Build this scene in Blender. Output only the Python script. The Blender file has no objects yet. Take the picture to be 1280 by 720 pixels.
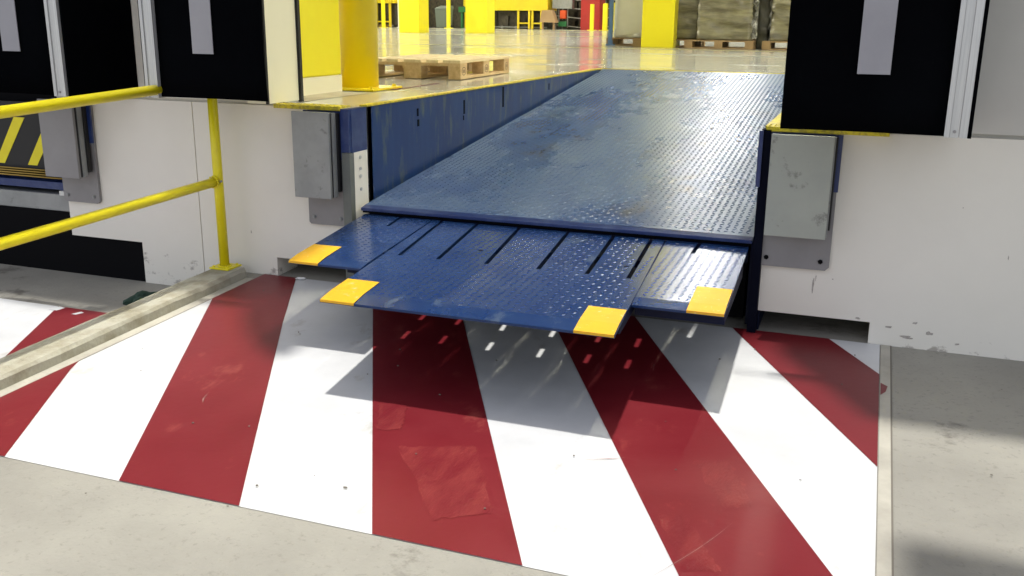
import bpy, bmesh, math, random
from mathutils import Vector, Matrix
import numpy as np

S = bpy.context.scene
COL = S.collection
R_ = math.radians
random.seed(7)
NP = np.random.RandomState(5)

# ------------------------------------------------------------------ camera
cd = bpy.data.cameras.new('camera')
cam = bpy.data.objects.new('camera', cd); COL.objects.link(cam)
cd.lens = 33.884; cd.sensor_width = 36; cd.clip_start = .05; cd.clip_end = 500
_r = Vector((0.9374, 0.1020, -0.3330)); _f = Vector((-0.333, 0.904, -0.268))
PITCH, YAW, ROLL = 0.2708, 0.3526, -0.0107
fw = Vector((-math.sin(YAW)*math.cos(PITCH), math.cos(YAW)*math.cos(PITCH), -math.sin(PITCH)))
rt = Vector((math.cos(YAW), math.sin(YAW), 0)); dn = fw.cross(rt)
r2 = math.cos(ROLL)*rt + math.sin(ROLL)*dn
d2 = -math.sin(ROLL)*rt + math.cos(ROLL)*dn
M = Matrix(((r2.x, -d2.x, -fw.x, 0.0), (r2.y, -d2.y, -fw.y, -4.4554), (r2.z, -d2.z, -fw.z, 0.4474), (0, 0, 0, 1)))
cam.matrix_world = M
S.camera = cam

# ------------------------------------------------------------------ light
SUN_DIR = Vector((0.02, -0.012, -1.0)).normalized()        # the way the light travels
w = bpy.data.worlds.new('World'); S.world = w; w.use_nodes = True
wn = w.node_tree.nodes; wl = w.node_tree.links
sky = wn.new('ShaderNodeTexSky'); sky.sky_type = 'NISHITA'; sky.sun_disc = False
sky.sun_elevation = math.asin(-SUN_DIR.z); sky.sun_rotation = math.atan2(-SUN_DIR.x, -SUN_DIR.y)
sky.dust_density = 2.0
bg = wn['Background']; bg.inputs['Strength'].default_value = 0.126
mixw = wn.new('ShaderNodeMix'); mixw.data_type = 'RGBA'; mixw.inputs[0].default_value = .5   # thin bright haze over the blue
mixw.inputs[7].default_value = (5.6, 5.3, 5.1, 1)
wl.new(sky.outputs['Color'], mixw.inputs[6]); wl.new(mixw.outputs[2], bg.inputs['Color'])
sl = bpy.data.lights.new('sun', 'SUN'); sl.energy = 2.4; sl.angle = R_(1.75); sl.color = (1.0, .965, .90)
so = bpy.data.objects.new('sun', sl); COL.objects.link(so)
so.rotation_euler = SUN_DIR.to_track_quat('-Z', 'Y').to_euler(); so.location = (0, -2, 12)
S.view_settings.view_transform = 'Standard'; S.view_settings.look = 'None'
S.view_settings.gamma = 1; S.view_settings.use_curve_mapping = False
S.view_settings.exposure = 0.70
LAMP = 84.0

# ------------------------------------------------------------------ materials
def mat(name, col, rough=.6, metal=0., col2=None, nscale=3., namt=1., detail=5., bump=0., bscale=60., stretch=(1, 1, 1),
        lo=.35, hi=.65, rvar=0., emit=None, estr=0., alpha=1., coat=0., spec=.5, col3=None, n3=(20., .62, .72)):
    m = bpy.data.materials.new(name); m.use_nodes = True
    nt = m.node_tree; b = nt.nodes['Principled BSDF']; L = nt.links
    b.inputs['Base Color'].default_value = (*col, 1); b.inputs['Roughness'].default_value = rough
    b.inputs['Metallic'].default_value = metal; b.inputs['Specular IOR Level'].default_value = spec
    if coat: b.inputs['Coat Weight'].default_value = coat; b.inputs['Coat Roughness'].default_value = .12
    tc = nt.nodes.new('ShaderNodeTexCoord')
    mp = nt.nodes.new('ShaderNodeMapping'); mp.inputs['Scale'].default_value = stretch
    L.new(tc.outputs['Object'], mp.inputs['Vector'])
    cur = None
    if col2 is not None:
        n = nt.nodes.new('ShaderNodeTexNoise'); n.inputs['Scale'].default_value = nscale; n.inputs['Detail'].default_value = detail
        n.inputs['Roughness'].default_value = .62
        L.new(mp.outputs[0], n.inputs['Vector'])
        mr = nt.nodes.new('ShaderNodeMapRange'); mr.inputs['From Min'].default_value = lo; mr.inputs['From Max'].default_value = hi
        mr.inputs['To Max'].default_value = namt
        L.new(n.outputs['Fac'], mr.inputs['Value'])
        mx = nt.nodes.new('ShaderNodeMix'); mx.data_type = 'RGBA'
        mx.inputs[6].default_value = (*col, 1); mx.inputs[7].default_value = (*col2, 1)
        L.new(mr.outputs[0], mx.inputs[0]); cur = mx.outputs[2]
        if rvar:
            rr = nt.nodes.new('ShaderNodeMapRange'); rr.inputs['To Min'].default_value = rough; rr.inputs['To Max'].default_value = rough+rvar
            L.new(mr.outputs[0], rr.inputs['Value']); L.new(rr.outputs[0], b.inputs['Roughness'])
    if col3 is not None:
        n = nt.nodes.new('ShaderNodeTexNoise'); n.inputs['Scale'].default_value = n3[0]; n.inputs['Detail'].default_value = 6
        n.inputs['Roughness'].default_value = .7
        L.new(mp.outputs[0], n.inputs['Vector'])
        mr = nt.nodes.new('ShaderNodeMapRange'); mr.inputs['From Min'].default_value = n3[1]; mr.inputs['From Max'].default_value = n3[2]
        L.new(n.outputs['Fac'], mr.inputs['Value'])
        mx = nt.nodes.new('ShaderNodeMix'); mx.data_type = 'RGBA'
        if cur: L.new(cur, mx.inputs[6])
        else: mx.inputs[6].default_value = (*col, 1)
        mx.inputs[7].default_value = (*col3, 1)
        L.new(mr.outputs[0], mx.inputs[0]); cur = mx.outputs[2]
    if cur: L.new(cur, b.inputs['Base Color'])
    if bump:
        n = nt.nodes.new('ShaderNodeTexNoise'); n.inputs['Scale'].default_value = bscale; n.inputs['Detail'].default_value = 4
        L.new(mp.outputs[0], n.inputs['Vector'])
        bp = nt.nodes.new('ShaderNodeBump'); bp.inputs['Strength'].default_value = bump; bp.inputs['Distance'].default_value = .01
        L.new(n.outputs['Fac'], bp.inputs['Height']); L.new(bp.outputs[0], b.inputs['Normal'])
    if emit is not None:
        b.inputs['Emission Color'].default_value = (*emit, 1); b.inputs['Emission Strength'].default_value = estr
    return m

M_ = dict(
    concrete=mat('yard_concrete', (.325, .314, .270), .75, col2=(.225, .216, .188), nscale=.9, lo=.36, hi=.66, detail=9, bump=.25, bscale=90,
                 col3=(.20, .19, .165), n3=(46., .56, .74)),
    joint=mat('joint_concrete', (.47, .45, .38), .8, col2=(.35, .33, .28), nscale=4, bump=.2),
    groove=mat('joint_groove', (.16, .145, .12), .9),
    kerb=mat('kerb_concrete', (.40, .385, .31), .85, col2=(.25, .225, .15), nscale=7, lo=.4, hi=.7, bump=.5, bscale=40, col3=(.09, .08, .06), n3=(14, .66, .75)),
    white_paint=mat('white_floor_paint', (.64, .65, .655), .45, col2=(.52, .53, .535), nscale=2.6, detail=8, lo=.38, hi=.75, bump=.05, bscale=30,
                    col3=(.36, .34, .31), n3=(14., .70, .80)),
    red_paint=mat('red_floor_paint', (.150, .007, .013), .38, col2=(.180, .012, .018), nscale=2.0, lo=.35, hi=.75, bump=.06, bscale=30,
                  col3=(.11, .006, .009), n3=(12., .68, .80), rvar=.1),
    red_patch=mat('worn_red_paint', (.156, .008, .014), .42, col2=(.225, .030, .028), nscale=6, lo=.42, hi=.72, stretch=(2.2, .8, 1), detail=9, bump=.2),
    wall=mat('cream_wall_paint', (.82, .795, .72), .7, col2=(.75, .725, .655), nscale=1.3, lo=.3, hi=.8, bump=.04, bscale=50,
             col3=(.45, .41, .38), n3=(11., .73, .80)),
    wall_grey=mat('grey_upper_panel', (.56, .55, .51), .6, col2=(.50, .49, .455), nscale=1.),
    floor=mat('polished_warehouse_floor', (.60, .60, .55), .09, col2=(.47, .475, .43), nscale=.7, lo=.35, hi=.7, rvar=.10, spec=.75, bump=.012, bscale=3,
              stretch=(.35, 1.0, 1), col3=(.31, .28, .20), n3=(5., .66, .8)),
    floor_line=mat('pale_yellow_floor_line', (.75, .70, .35), .25),
    dust_floor=mat('dusty_floor_edge', (.52, .48, .38), .8, col2=(.40, .35, .26), nscale=6),
    yellow=mat('yellow_column_paint', (.92, .82, .018), .38, col2=(.90, .79, .015), nscale=2),
    bollard=mat('yellow_bollard_paint', (.93, .74, .010), .34, col2=(.90, .70, .008), nscale=3, col3=(.5, .28, .01), n3=(20, .74, .78)),
    rail=mat('yellow_rail_paint', (.82, .72, .012), .33, col2=(.76, .65, .010), nscale=9, col3=(.30, .22, .02), n3=(26, .70, .76), bump=.12, bscale=50),
    nosing=mat('yellow_nosing', (.72, .60, .02), .5, col2=(.42, .34, .04), nscale=30, lo=.45, hi=.6, bump=.6, bscale=120),
    tape=mat('yellow_corner_paint', (.66, .38, .010), .45, col2=(.62, .33, .008), nscale=6, col3=(.6, .5, .3), n3=(25, .72, .8)),
    blue=mat('blue_lip_paint', (.008, .027, .098), .17, metal=.0, col2=(.016, .040, .118), nscale=4, lo=.4, hi=.75, rvar=.06, spec=.34,
             col3=(.07, .10, .22), n3=(13., .72, .84)),
    blue_deck=mat('blue_worn_deck_paint', (.022, .066, .215), .235, col2=(.12, .18, .29), nscale=1.5, lo=.30, hi=.68, rvar=.08, spec=.42, detail=8,
                  stretch=(1.2, .55, 1), col3=(.075, .08, .085), n3=(2.1, .57, .74)),
    blue_edge=mat('blue_edge_paint', (.010, .028, .13), .35, col2=(.06, .09, .20), nscale=9, lo=.45, hi=.8),
    blue_wall=mat('scraped_blue_steel', (.006, .030, .13), .45, col2=(.010, .045, .16), nscale=2.2, lo=.35, hi=.7, stretch=(1, 3.2, .8),
                  col3=(.10, .125, .10), n3=(4.2, .53, .72), spec=.3),
    navy=mat('dark_navy_paint', (.0025, .005, .022), .5, spec=.15, col2=(.004, .008, .030), nscale=5),
    galv=mat('galvanised_steel', (.30, .31, .31), .5, metal=.35, col2=(.24, .25, .25), nscale=5, lo=.4, hi=.65, col3=(.10, .10, .10), n3=(11, .62, .74)),
    galv_light=mat('brushed_aluminium', (.60, .61, .61), .42, metal=.6, col2=(.48, .49, .50), nscale=18, stretch=(9, 9, .15)),
    plate=mat('grey_backing_plate', (.27, .265, .27), .55, metal=.2, col2=(.23, .225, .23), nscale=3),
    steel_right=mat('smudged_bumper_steel', (.36, .38, .34), .5, metal=.25, col2=(.31, .33, .30), nscale=3, col3=(.10, .10, .09), n3=(9, .58, .72)),
    black=mat('black_rubber', (.008, .008, .009), .6),
    curtain=mat('black_curtain_fabric', (.0016, .0018, .0024), .8, col2=(.0026, .003, .004), nscale=1.4, spec=.0, bump=.04, bscale=200),
    stripe=mat('grey_reflective_stripe', (.30, .30, .33), .5, col2=(.27, .27, .30), nscale=4),
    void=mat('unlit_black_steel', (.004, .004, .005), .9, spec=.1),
    wood=mat('pallet_pine', (.68, .50, .27), .7, col2=(.52, .35, .16), nscale=5, stretch=(5, 1, 5), bump=.2, bscale=40),
    wood_top=mat('pale_pallet_deck', (.80, .68, .42), .65, col2=(.70, .56, .32), nscale=4, stretch=(8, 1, 1)),
    wood_dark=mat('weathered_pallet_wood', (.38, .26, .13), .75, col2=(.26, .17, .08), nscale=4),
    wrap=mat('stretch_wrapped_goods', (.25, .235, .15), .14, col2=(.10, .09, .055), nscale=1.6, stretch=(1, 1, 5), lo=.35, hi=.62, spec=1., coat=.6, bump=.5, bscale=6),
    wrap_dark=mat('dark_film', (.025, .025, .02), .3, col2=(.055, .055, .04), nscale=5, stretch=(3, 3, .7), coat=.4, bump=.6, bscale=9),
    wrap_pale=mat('pale_wrapped_panel', (.88, .87, .74), .45, col2=(.80, .79, .66), nscale=1.5),
    cardboard=mat('cardboard', (.36, .24, .13), .8),
    red_col=mat('red_column_paint', (.42, .016, .014), .4, col2=(.36, .012, .012), nscale=2),
    conveyor=mat('yellow_machine_panel', (.74, .58, .01), .45, col2=(.66, .50, .01), nscale=1),
    dark=mat('dark_machinery', (.018, .015, .010), .6, col2=(.06, .05, .03), nscale=6, stretch=(1, 1, 1)),
    bin=mat('grey_green_plastic', (.12, .15, .13), .5),
    green=mat('green_plastic', (.02, .16, .05), .5),
    orange=mat('orange_cloth', (.65, .09, .02), .7),
    white_pole=mat('white_pole_paint', (.72, .71, .62), .5),
    blue_post=mat('blue_post_paint', (.10, .19, .38), .5),
    jamb=mat('cream_jamb', (.88, .84, .62), .6),
    ceiling=mat('warehouse_roof', (.06, .06, .06), .9),
    inner_wall=mat('warehouse_inner_wall', (.22, .22, .20), .9, col2=(.12, .12, .11), nscale=.3),
    brass=mat('brass_hinge', (.38, .26, .06), .35, metal=.6),
    rag=mat('dark_green_rag', (.02, .05, .035), .85),
    litter=mat('white_paper', (.8, .8, .8), .8),
    blue_mat=mat('blue_floor_paint', (.12, .16, .30), .4),
    lamp=mat('lit_lamp', (.9, .88, .7), .5, emit=(1.0, .95, .74), estr=LAMP),
    lamp_dim=mat('aisle_lamp', (.9, .88, .7), .5, emit=(1.0, .99, .95), estr=LAMP*.62),
    stile=mat('green_grey_stile_steel', (.15, .165, .15), .5, col2=(.12, .13, .12), nscale=6, col3=(.06, .06, .055), n3=(14, .62, .74)),
    post_dark=mat('near_black_blue_paint', (.0012, .0022, .010), .6, spec=.08),
    shade_sheet=mat('added_shade_sheet', (.45, .45, .44), .6),
    scuff=mat('rubber_scuff', (.24, .10, .09), .7, col2=(.30, .16, .14), nscale=60),
    chip=mat('chipped_wall_edge', (.30, .27, .24), .9, col2=(.50, .47, .43), nscale=40),
    ink=mat('branding_ink', (.10, .05, .025), .8),
)

def add_foot_dirt(m, z0, z1, col, sc=(9, 9, 14), thr=.52):
    nt = m.node_tree; L = nt.links; b = nt.nodes['Principled BSDF']
    tc = nt.nodes.new('ShaderNodeTexCoord'); sp = nt.nodes.new('ShaderNodeSeparateXYZ'); L.new(tc.outputs['Object'], sp.inputs[0])
    mr = nt.nodes.new('ShaderNodeMapRange'); mr.inputs['From Min'].default_value = z0; mr.inputs['From Max'].default_value = z1
    mr.inputs['To Min'].default_value = 0; mr.inputs['To Max'].default_value = .22; L.new(sp.outputs['Z'], mr.inputs['Value'])
    mp = nt.nodes.new('ShaderNodeMapping'); mp.inputs['Scale'].default_value = sc; L.new(tc.outputs['Object'], mp.inputs[0])
    n = nt.nodes.new('ShaderNodeTexNoise'); n.inputs['Scale'].default_value = 1; n.inputs['Detail'].default_value = 7; n.inputs['Roughness'].default_value = .7
    L.new(mp.outputs[0], n.inputs['Vector'])
    ad = nt.nodes.new('ShaderNodeMath'); ad.operation = 'ADD'; L.new(n.outputs['Fac'], ad.inputs[0]); L.new(mr.outputs[0], ad.inputs[1])
    m2 = nt.nodes.new('ShaderNodeMapRange'); m2.inputs['From Min'].default_value = thr+.22; m2.inputs['From Max'].default_value = thr+.30
    L.new(ad.outputs[0], m2.inputs['Value'])
    mx = nt.nodes.new('ShaderNodeMix'); mx.data_type = 'RGBA'; src = b.inputs['Base Color'].links[0].from_socket
    L.new(src, mx.inputs[6]); mx.inputs[7].default_value = (*col, 1); L.new(m2.outputs[0], mx.inputs[0]); L.new(mx.outputs[2], b.inputs['Base Color'])
add_foot_dirt(M_['wall'], -.80, -.93, (.42, .39, .345), thr=.55)
add_foot_dirt(M_['concrete'], 10, 9, (.15, .14, .12), sc=(2.3, 3.1, 2.3), thr=.585)
add_foot_dirt(M_['white_paint'], 10, 9, (.50, .49, .47), sc=(4.1, 2.3, 3), thr=.60)
add_foot_dirt(M_['red_paint'], 10, 9, (.23, .035, .032), sc=(5.1, 2.7, 3), thr=.60)
add_foot_dirt(M_['blue'], 10, 9, (.05, .075, .13), sc=(7, 3, 3), thr=.60)
add_foot_dirt(M_['tape'], 10, 9, (.62, .55, .36), sc=(26, 26, 26), thr=.60)

# ------------------------------------------------------------------ mesh helpers
GZ0, GS = -0.9485, 0.0371
def gz(y): return GZ0 + GS*y
LOW = .135            # the neighbouring bay lies lower, beyond the kerb

def box(bm, x0, x1, y0, y1, z0, z1, mi=0, bev=0.):
    vs = [bm.verts.new((x, y, z)) for z in (z0, z1) for (x, y) in ((x0, y0), (x1, y0), (x1, y1), (x0, y1))]
    fs = []
    for q in ((3, 2, 1, 0), (4, 5, 6, 7), (0, 1, 5, 4), (1, 2, 6, 5), (2, 3, 7, 6), (3, 0, 4, 7)):
        f = bm.faces.new([vs[i] for i in q]); f.material_index = mi; fs.append(f)
    if bev:
        es = list({e for f in fs for e in f.edges})
        bmesh.ops.bevel(bm, geom=es, offset=bev, segments=2, profile=.6, affect='EDGES')
    return bm

def hexa(bm, lo, hi, mi=0):
    """lo / hi: four corners each, counter-clockwise seen from above"""
    a = [bm.verts.new(p) for p in lo]; b = [bm.verts.new(p) for p in hi]
    for q in ([a[3], a[2], a[1], a[0]], b, [a[0], a[1], b[1], b[0]], [a[1], a[2], b[2], b[1]], [a[2], a[3], b[3], b[2]], [a[3], a[0], b[0], b[3]]):
        f = bm.faces.new(q); f.material_index = mi
    return bm

def prism_z(bm, pts, z0, z1, mi=0):
    a = [bm.verts.new((x, y, z0)) for x, y in pts]; b = [bm.verts.new((x, y, z1)) for x, y in pts]
    bm.faces.new(a[::-1]).material_index = mi; bm.faces.new(b).material_index = mi
    n = len(pts)
    for i in range(n):
        bm.faces.new((a[i], a[(i+1) % n], b[(i+1) % n], b[i])).material_index = mi
    return bm

def prism_y(bm, pts, y0, y1, mi=0):
    a = [bm.verts.new((x, y0, z)) for x, z in pts]; b = [bm.verts.new((x, y1, z)) for x, z in pts]
    bm.faces.new(a).material_index = mi; bm.faces.new(b[::-1]).material_index = mi
    n = len(pts)
    for i in range(n):
        bm.faces.new((a[(i+1) % n], a[i], b[i], b[(i+1) % n])).material_index = mi
    return bm

def tube(bm, p, q, r, n=20, r1=None, smooth=True):
    p = Vector(p); q = Vector(q); d = (q-p).normalized()
    a = d.orthogonal().normalized(); b = d.cross(a)
    r1 = r if r1 is None else r1
    A = [bm.verts.new(p + r*(math.cos(t)*a + math.sin(t)*b)) for t in [2*math.pi*i/n for i in range(n)]]
    B = [bm.verts.new(q + r1*(math.cos(t)*a + math.sin(t)*b)) for t in [2*math.pi*i/n for i in range(n)]]
    bm.faces.new(A[::-1]); bm.faces.new(B)
    for i in range(n):
        f = bm.faces.new((A[i], A[(i+1) % n], B[(i+1) % n], B[i])); f.smooth = smooth
    return bm

def sphere(bm, c, r, u=14, v=9):
    g = bmesh.ops.create_uvsphere(bm, u_segments=u, v_segments=v, radius=r, matrix=Matrix.Translation(c))
    for vv in g['verts']:
        for f in vv.link_faces: f.smooth = True
    return bm

def BM(): return bmesh.new()

def obj(name, bm, m, parent=None, bevel=0.):
    me = bpy.data.meshes.new(name)
    bmesh.ops.recalc_face_normals(bm, faces=bm.faces)
    bm.to_mesh(me); bm.free()
    for mm in (m if isinstance(m, (list, tuple)) else [m]): me.materials.append(mm)
    o = bpy.data.objects.new(name, me); COL.objects.link(o)
    if parent:
        o.parent = parent
        base = Vector(parent.get('base', (0, 0, 0)))
        if parent.type == 'EMPTY': o.location = -base
    if bevel:
        md = o.modifiers.new('bevel', 'BEVEL'); md.width = bevel; md.segments = 2; md.limit_method = 'ANGLE'
    return o

def thing(name, label, cat, base=(0, 0, 0), group=None):
    o = bpy.data.objects.new(name, None); COL.objects.link(o)
    o.location = base; o['base'] = list(base); o['label'] = label; o['category'] = cat
    o.empty_display_size = .1
    if group: o['group'] = group
    return o

def tag(o, label, cat, group=None):
    o['label'] = label; o['category'] = cat
    if group: o['group'] = group
    return o

def struct(name, bm, m):
    o = obj(name, bm, m); o['kind'] = 'structure'; return o

def dup(root, loc, label=None, rz=0., group=None):
    r = root.copy(); COL.objects.link(r); r.location = loc; r.rotation_euler = (0, 0, rz)
    if label: r['label'] = label
    if group: r['group'] = group
    for ch in list(root.children):
        c = ch.copy(); COL.objects.link(c); c.parent = r
        for g in list(ch.children):
            d = g.copy(); COL.objects.link(d); d.parent = c
    return r

# ------------------------------------------------------------------ ground and markings
bm = BM()
xs = (-60, 60); 
v = [bm.verts.new((x, y, gz(y)+d)) for x, y, d in ((-3.345, -70, 0), (60, -70, 0), (60, .36, 0), (-3.345, .36, 0), (-3.355, .36, -LOW), (-3.355, -70, -LOW), (-60, -70, -LOW), (-60, .36, -LOW))]
bm.faces.new(v[:4]); bm.faces.new((v[0], v[3], v[4], v[5])); bm.faces.new((v[5], v[4], v[7], v[6]))
struct('ground', bm, M_['concrete'])

def sheet(bm, pts, off, mi=0):
    f = bm.faces.new([bm.verts.new((x, y, gz(y)+off)) for x, y in pts]); f.material_index = mi; return f

PX0, PX1, PY0 = -3.125, .135, -2.192
def line_x(a, b, y): t = (y-a[1])/(b[1]-a[1]); return a[0]+t*(b[0]-a[0])
bm = BM()
sheet(bm, [(PX0, PY0), (PX1, PY0), (PX1, -.004), (PX0, -.004)], .002, 0)
# red bands, each a strip between two painted edges
AL = ((-3.092, -.536), (-2.203, -2.197)); AR = ((-2.918, -.009), (-1.740, -2.185))
BL = ((-2.27, -.32), (-1.269, -2.189)); BR = ((-1.781, -.312), (-.795, -2.187))
CL = ((-1.258, -.385), (-.373, -2.086)); CR = ((-.947, -.096), (.024, -1.94))
DL = ((-.498, -.052), (.135, -1.235)); FR = ((-3.084, -1.494), (-2.693, -2.204))
y1 = -.006
sheet(bm, [(PX0, y1), (PX0, AL[0][1]+.06), (AL[0][0], AL[0][1]), (line_x(*AL, PY0), PY0), (line_x(*AR, PY0), PY0), (-2.56, -.69), (AR[0][0], y1)], .004, 1)
for L, R in ((BL, BR), (CL, CR)):
    sheet(bm, [(line_x(*L, PY0), PY0), (line_x(*R, PY0), PY0), (line_x(*R, y1), y1), (line_x(*L, y1), y1)], .004, 1)
sheet(bm, [(line_x(*DL, y1), y1), (PX1, -1.235), (PX1, -.375), (-.085, y1)], .004, 1)
sheet(bm, [(PX0, PY0), (line_x(*FR, PY0), PY0), (FR[0][0], FR[0][1]), (PX0, -1.40)], .004, 1)
rs = np.random.RandomState(31)
for q in ([(-1.45, -1.66), (-1.19, -1.56), (-.97, -1.96), (-1.13, -2.06)], [(-.459, -1.406), (-.338, -1.368), (-.229, -1.642), (-.309, -1.687)],
          [(-.50, -1.80), (-.418, -1.76), (-.265, -2.03), (-.365, -2.06)], [(-1.686, -1.349), (-1.583, -1.312), (-1.50, -1.53), (-1.59, -1.57)]):
    P_ = []
    for a_, c_ in zip(q, q[1:]+q[:1]):
        for k in range(14):
            t_ = k/14; P_.append((a_[0]+(c_[0]-a_[0])*t_+rs.uniform(-.008, .008), a_[1]+(c_[1]-a_[1])*t_+rs.uniform(-.008, .008)))
    sheet(bm, P_, .0052, 2)
sheet(bm, [(PX1+.006, -.47), (.168, -.50), (.16, -.56), (PX1+.006, -.60)], .004, 1)
rs = np.random.RandomState(21)
for (x, y, a, L_, w_) in ((-.75, -1.5, .5, .14, .003), (-2.35, -1.55, 2.2, .10, .003), (-.36, -1.95, 1.15, .40, .0016)):
    n = 12; P_ = []
    for i in range(n+1):
        t_ = i/n; cx = x+math.cos(a)*L_*(t_-.5)+.012*math.sin(t_*3+x); cy = y+math.sin(a)*L_*(t_-.5); hw = w_*math.sin(math.pi*min(max(t_, .04), .96))*rs.uniform(.4, 1)
        P_.append((cx-math.sin(a)*hw, cy+math.cos(a)*hw, cx+math.sin(a)*hw, cy-math.cos(a)*hw))
    for p, q in zip(P_, P_[1:]): sheet(bm, [(p[0], p[1]), (p[2], p[3]), (q[2], q[3]), (q[0], q[1])], .0062, 3)
struct('bay_floor_marking', bm, [M_['white_paint'], M_['red_paint'], M_['red_patch'], M_['scuff']])
bm = BM()
sheet(bm, [(-6.6, -1.95), (-3.475, -1.95), (-3.475, -.535), (-6.6, -.535)], .002-LOW, 0)
sheet(bm, [(-4.111, -.537), (-4.62, -1.945), (-3.478, -1.945), (-3.478, -1.62), (-3.78, -1.235)][::-1] if False else [(-4.111, -.537), (-3.60, -1.55), (-3.478, -1.80), (-3.478, -.537)], .004-LOW, 1)
sheet(bm, [(-5.1, -.54), (-4.95, -1.94), (-4.45, -1.94), (-4.62, -.54)], .004-LOW, 1)
sheet(bm, [(-4.12, -.60), (-4.06, -.60), (-4.05, -.55), (-4.10, -.54)], .0052-LOW, 0)
sheet(bm, [(-3.94, -.62), (-3.91, -.62), (-3.89, -.58), (-3.92, -.57)], .0052-LOW, 0)
struct('neighbour_bay_floor_marking', bm, [M_['white_paint'], M_['red_paint']])
bm = BM()
sheet(bm, [(.139, -20), (.178, -20), (.178, -.004), (.139, -.004)], .003, 0)
sheet(bm, [(.178, -20), (.184, -20), (.184, -.004), (.178, -.004)], .003, 1)
sheet(bm, [(-3.183, -9), (-3.129, -9), (-3.129, -.1), (-3.183, -.1)], .003, 0)
struct('ground_joint', bm, [M_['joint'], M_['groove']])

# kerb under the guard rail, slightly chipped edges
bm = BM()
n = 60; ky = np.linspace(-9, -.09, n); ring = []
for i, y in enumerate(ky):
    j = lambda a: NP.uniform(-a, a)
    h = .058
    ring.append([bm.verts.new(p) for p in ((-3.365, y, gz(y)-.03-LOW), (-3.365+j(.003), y, gz(y)+h-.012), (-3.350+j(.004), y, gz(y)+h+j(.001)),
                                          (-3.20+j(.006), y, gz(y)+h+j(.001)), (-3.186+j(.005), y, gz(y)+h-.016+j(.003)), (-3.184, y, gz(y)-.03))])
for a, b in zip(ring, ring[1:]):
    for i in range(5): bm.faces.new((a[i], a[i+1], b[i+1], b[i]))
bm.faces.new(ring[0]); bm.faces.new(ring[-1][::-1])
o = obj('kerb', bm, M_['kerb']); o['kind'] = 'structure'

# ------------------------------------------------------------------ dock wall
bm = BM()
Wd = .20
def wb(x0, x1, z0, z1, y0=0., y1=Wd, mi=0): box(bm, x0, x1, y0, y1, z0, z1, mi)
wb(-.44, .083, -.848, -.004)
wb(.083, 14, -1.10, -.004)
wb(-3.04, -2.53, -.842, -.004)
wb(-3.535, -3.04, -1.10, -.004)
wb(-3.97, -3.541, -1.10, -.004)
wb(-4.495, -3.97, -.838, -.004)
wb(-40, -6.65, -1.10, -.004)
box(bm, -3.541, -3.535, .012, Wd, -1.10, -.004)
# faint horizontal step between plinth and upper panels
wb(.0, 14, .012, 3.4, .008, Wd, 1)
wb(-4.10, -2.975, .012, 3.4, .004, Wd, 0)
wb(-40, -7.1, .012, 3.4, .004, Wd, 1)
wb(-40, 14, 3.4, 9.2, .004, Wd, 1)
box(bm, .0, 14, .03, Wd, -.004, .012, 1)
box(bm, -4.10, -2.975, .03, Wd, -.004, .012, 0)
tag(obj('dock_wall', bm, [M_['wall'], M_['wall_grey']]), 'cream painted dock wall with low notches at its foot beside the pit', 'wall')

b = BM(); rs = np.random.RandomState(8)
def smear(x, z, w_, h, n=16):
    p = []
    for k in range(n):
        a_ = 2*math.pi*k/n; q_ = rs.uniform(.45, 1.1); p.append(b.verts.new((x+w_*q_*math.cos(a_), -.0008, z+h*q_*math.sin(a_))))
    b.faces.new(p)
smear(-.178, -.70, .005, .045); smear(-.168, -.665, .003, .02); smear(-.095, -.665, .004, .003); smear(.40, -.30, .003, .003); smear(-.17, -.50, .002, .002)
smear(.03, -.835, .012, .006); smear(.60, -.50, .003, .010); smear(.27, -.83, .014, .006); smear(.33, -.87, .02, .010); smear(.16, -.86, .02, .006); smear(.45, -.905, .012, .006); smear(.24, -.90, .03, .009)
smear(-3.75, -.55, .05, .0025); smear(-3.9, -.60, .003, .004); smear(-3.2, -.71, .004, .012)
o = obj('wall_scuff', b, M_['chip']); o.parent = bpy.data.objects['dock_wall']
# recess floors and backs behind the low notches, and the pit
bm = BM()
box(bm, -.44, .083, .34, .36, -1.0, -.80)
box(bm, .083, .10, .2, .36, -1.0, -.84)
box(bm, -3.04, -2.53, .34, .36, -1.0, -.80)
box(bm, -3.06, -3.04, .2, .36, -1.0, -.80)
box(bm, -6.6, -3.97, .22, .26, -1.2, -.60)
box(bm, -.44, .083, .2, .34, -.848, -.83)
box(bm, -3.04, -2.53, .2, .34, -.842, -.82)
struct('notch_lining', bm, M_['concrete'])
bm = BM()
box(bm, -2.60, -.36, .36, 4.95, -1.02, -.96)
struct('pit_floor', bm, M_['void'])

# ------------------------------------------------------------------ warehouse interior
bm = BM()
for (x0, x1, ya, yb) in ((-42, -6.65, Wd, 60), (-6.65, -4.55, 5.0, 60), (-4.55, -2.565, Wd, 60), (-2.565, -.405, 4.86, 60), (-.405, 14, Wd, 60)):
    box(bm, x0, x1, ya, yb, -.25, 0)
box(bm, -2.97, -2.565, .002, Wd, -.003, 0.0)
box(bm, -.405, .0, .002, Wd, -.003, 0.0)
struct('warehouse_floor', bm, M_['floor'])
bm = BM()
def fl(x0, x1, ya, yb, z=.003, mi=0):
    bm.faces.new([bm.verts.new(p) for p in ((x0, ya, z), (x1, ya, z), (x1, yb, z), (x0, yb, z))]).material_index = mi
fl(-12, 10, 12.15, 12.35); fl(-30, 10, 24.3, 24.75); fl(-38, 10, 41.2, 42.4); fl(-38, 10, 34.4, 35.0)
fl(-4.92, -4.58, 3.38, 3.80, mi=1)
fl(-2.99, -2.965, 1.30, 2.05, mi=2)
fl(-3.62, -2.97, .22, 1.0, z=.002, mi=3)
struct('floor_line_marking', bm, [M_['floor_line'], M_['blue_mat'], M_['red_paint'], M_['dust_floor']])
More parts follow.
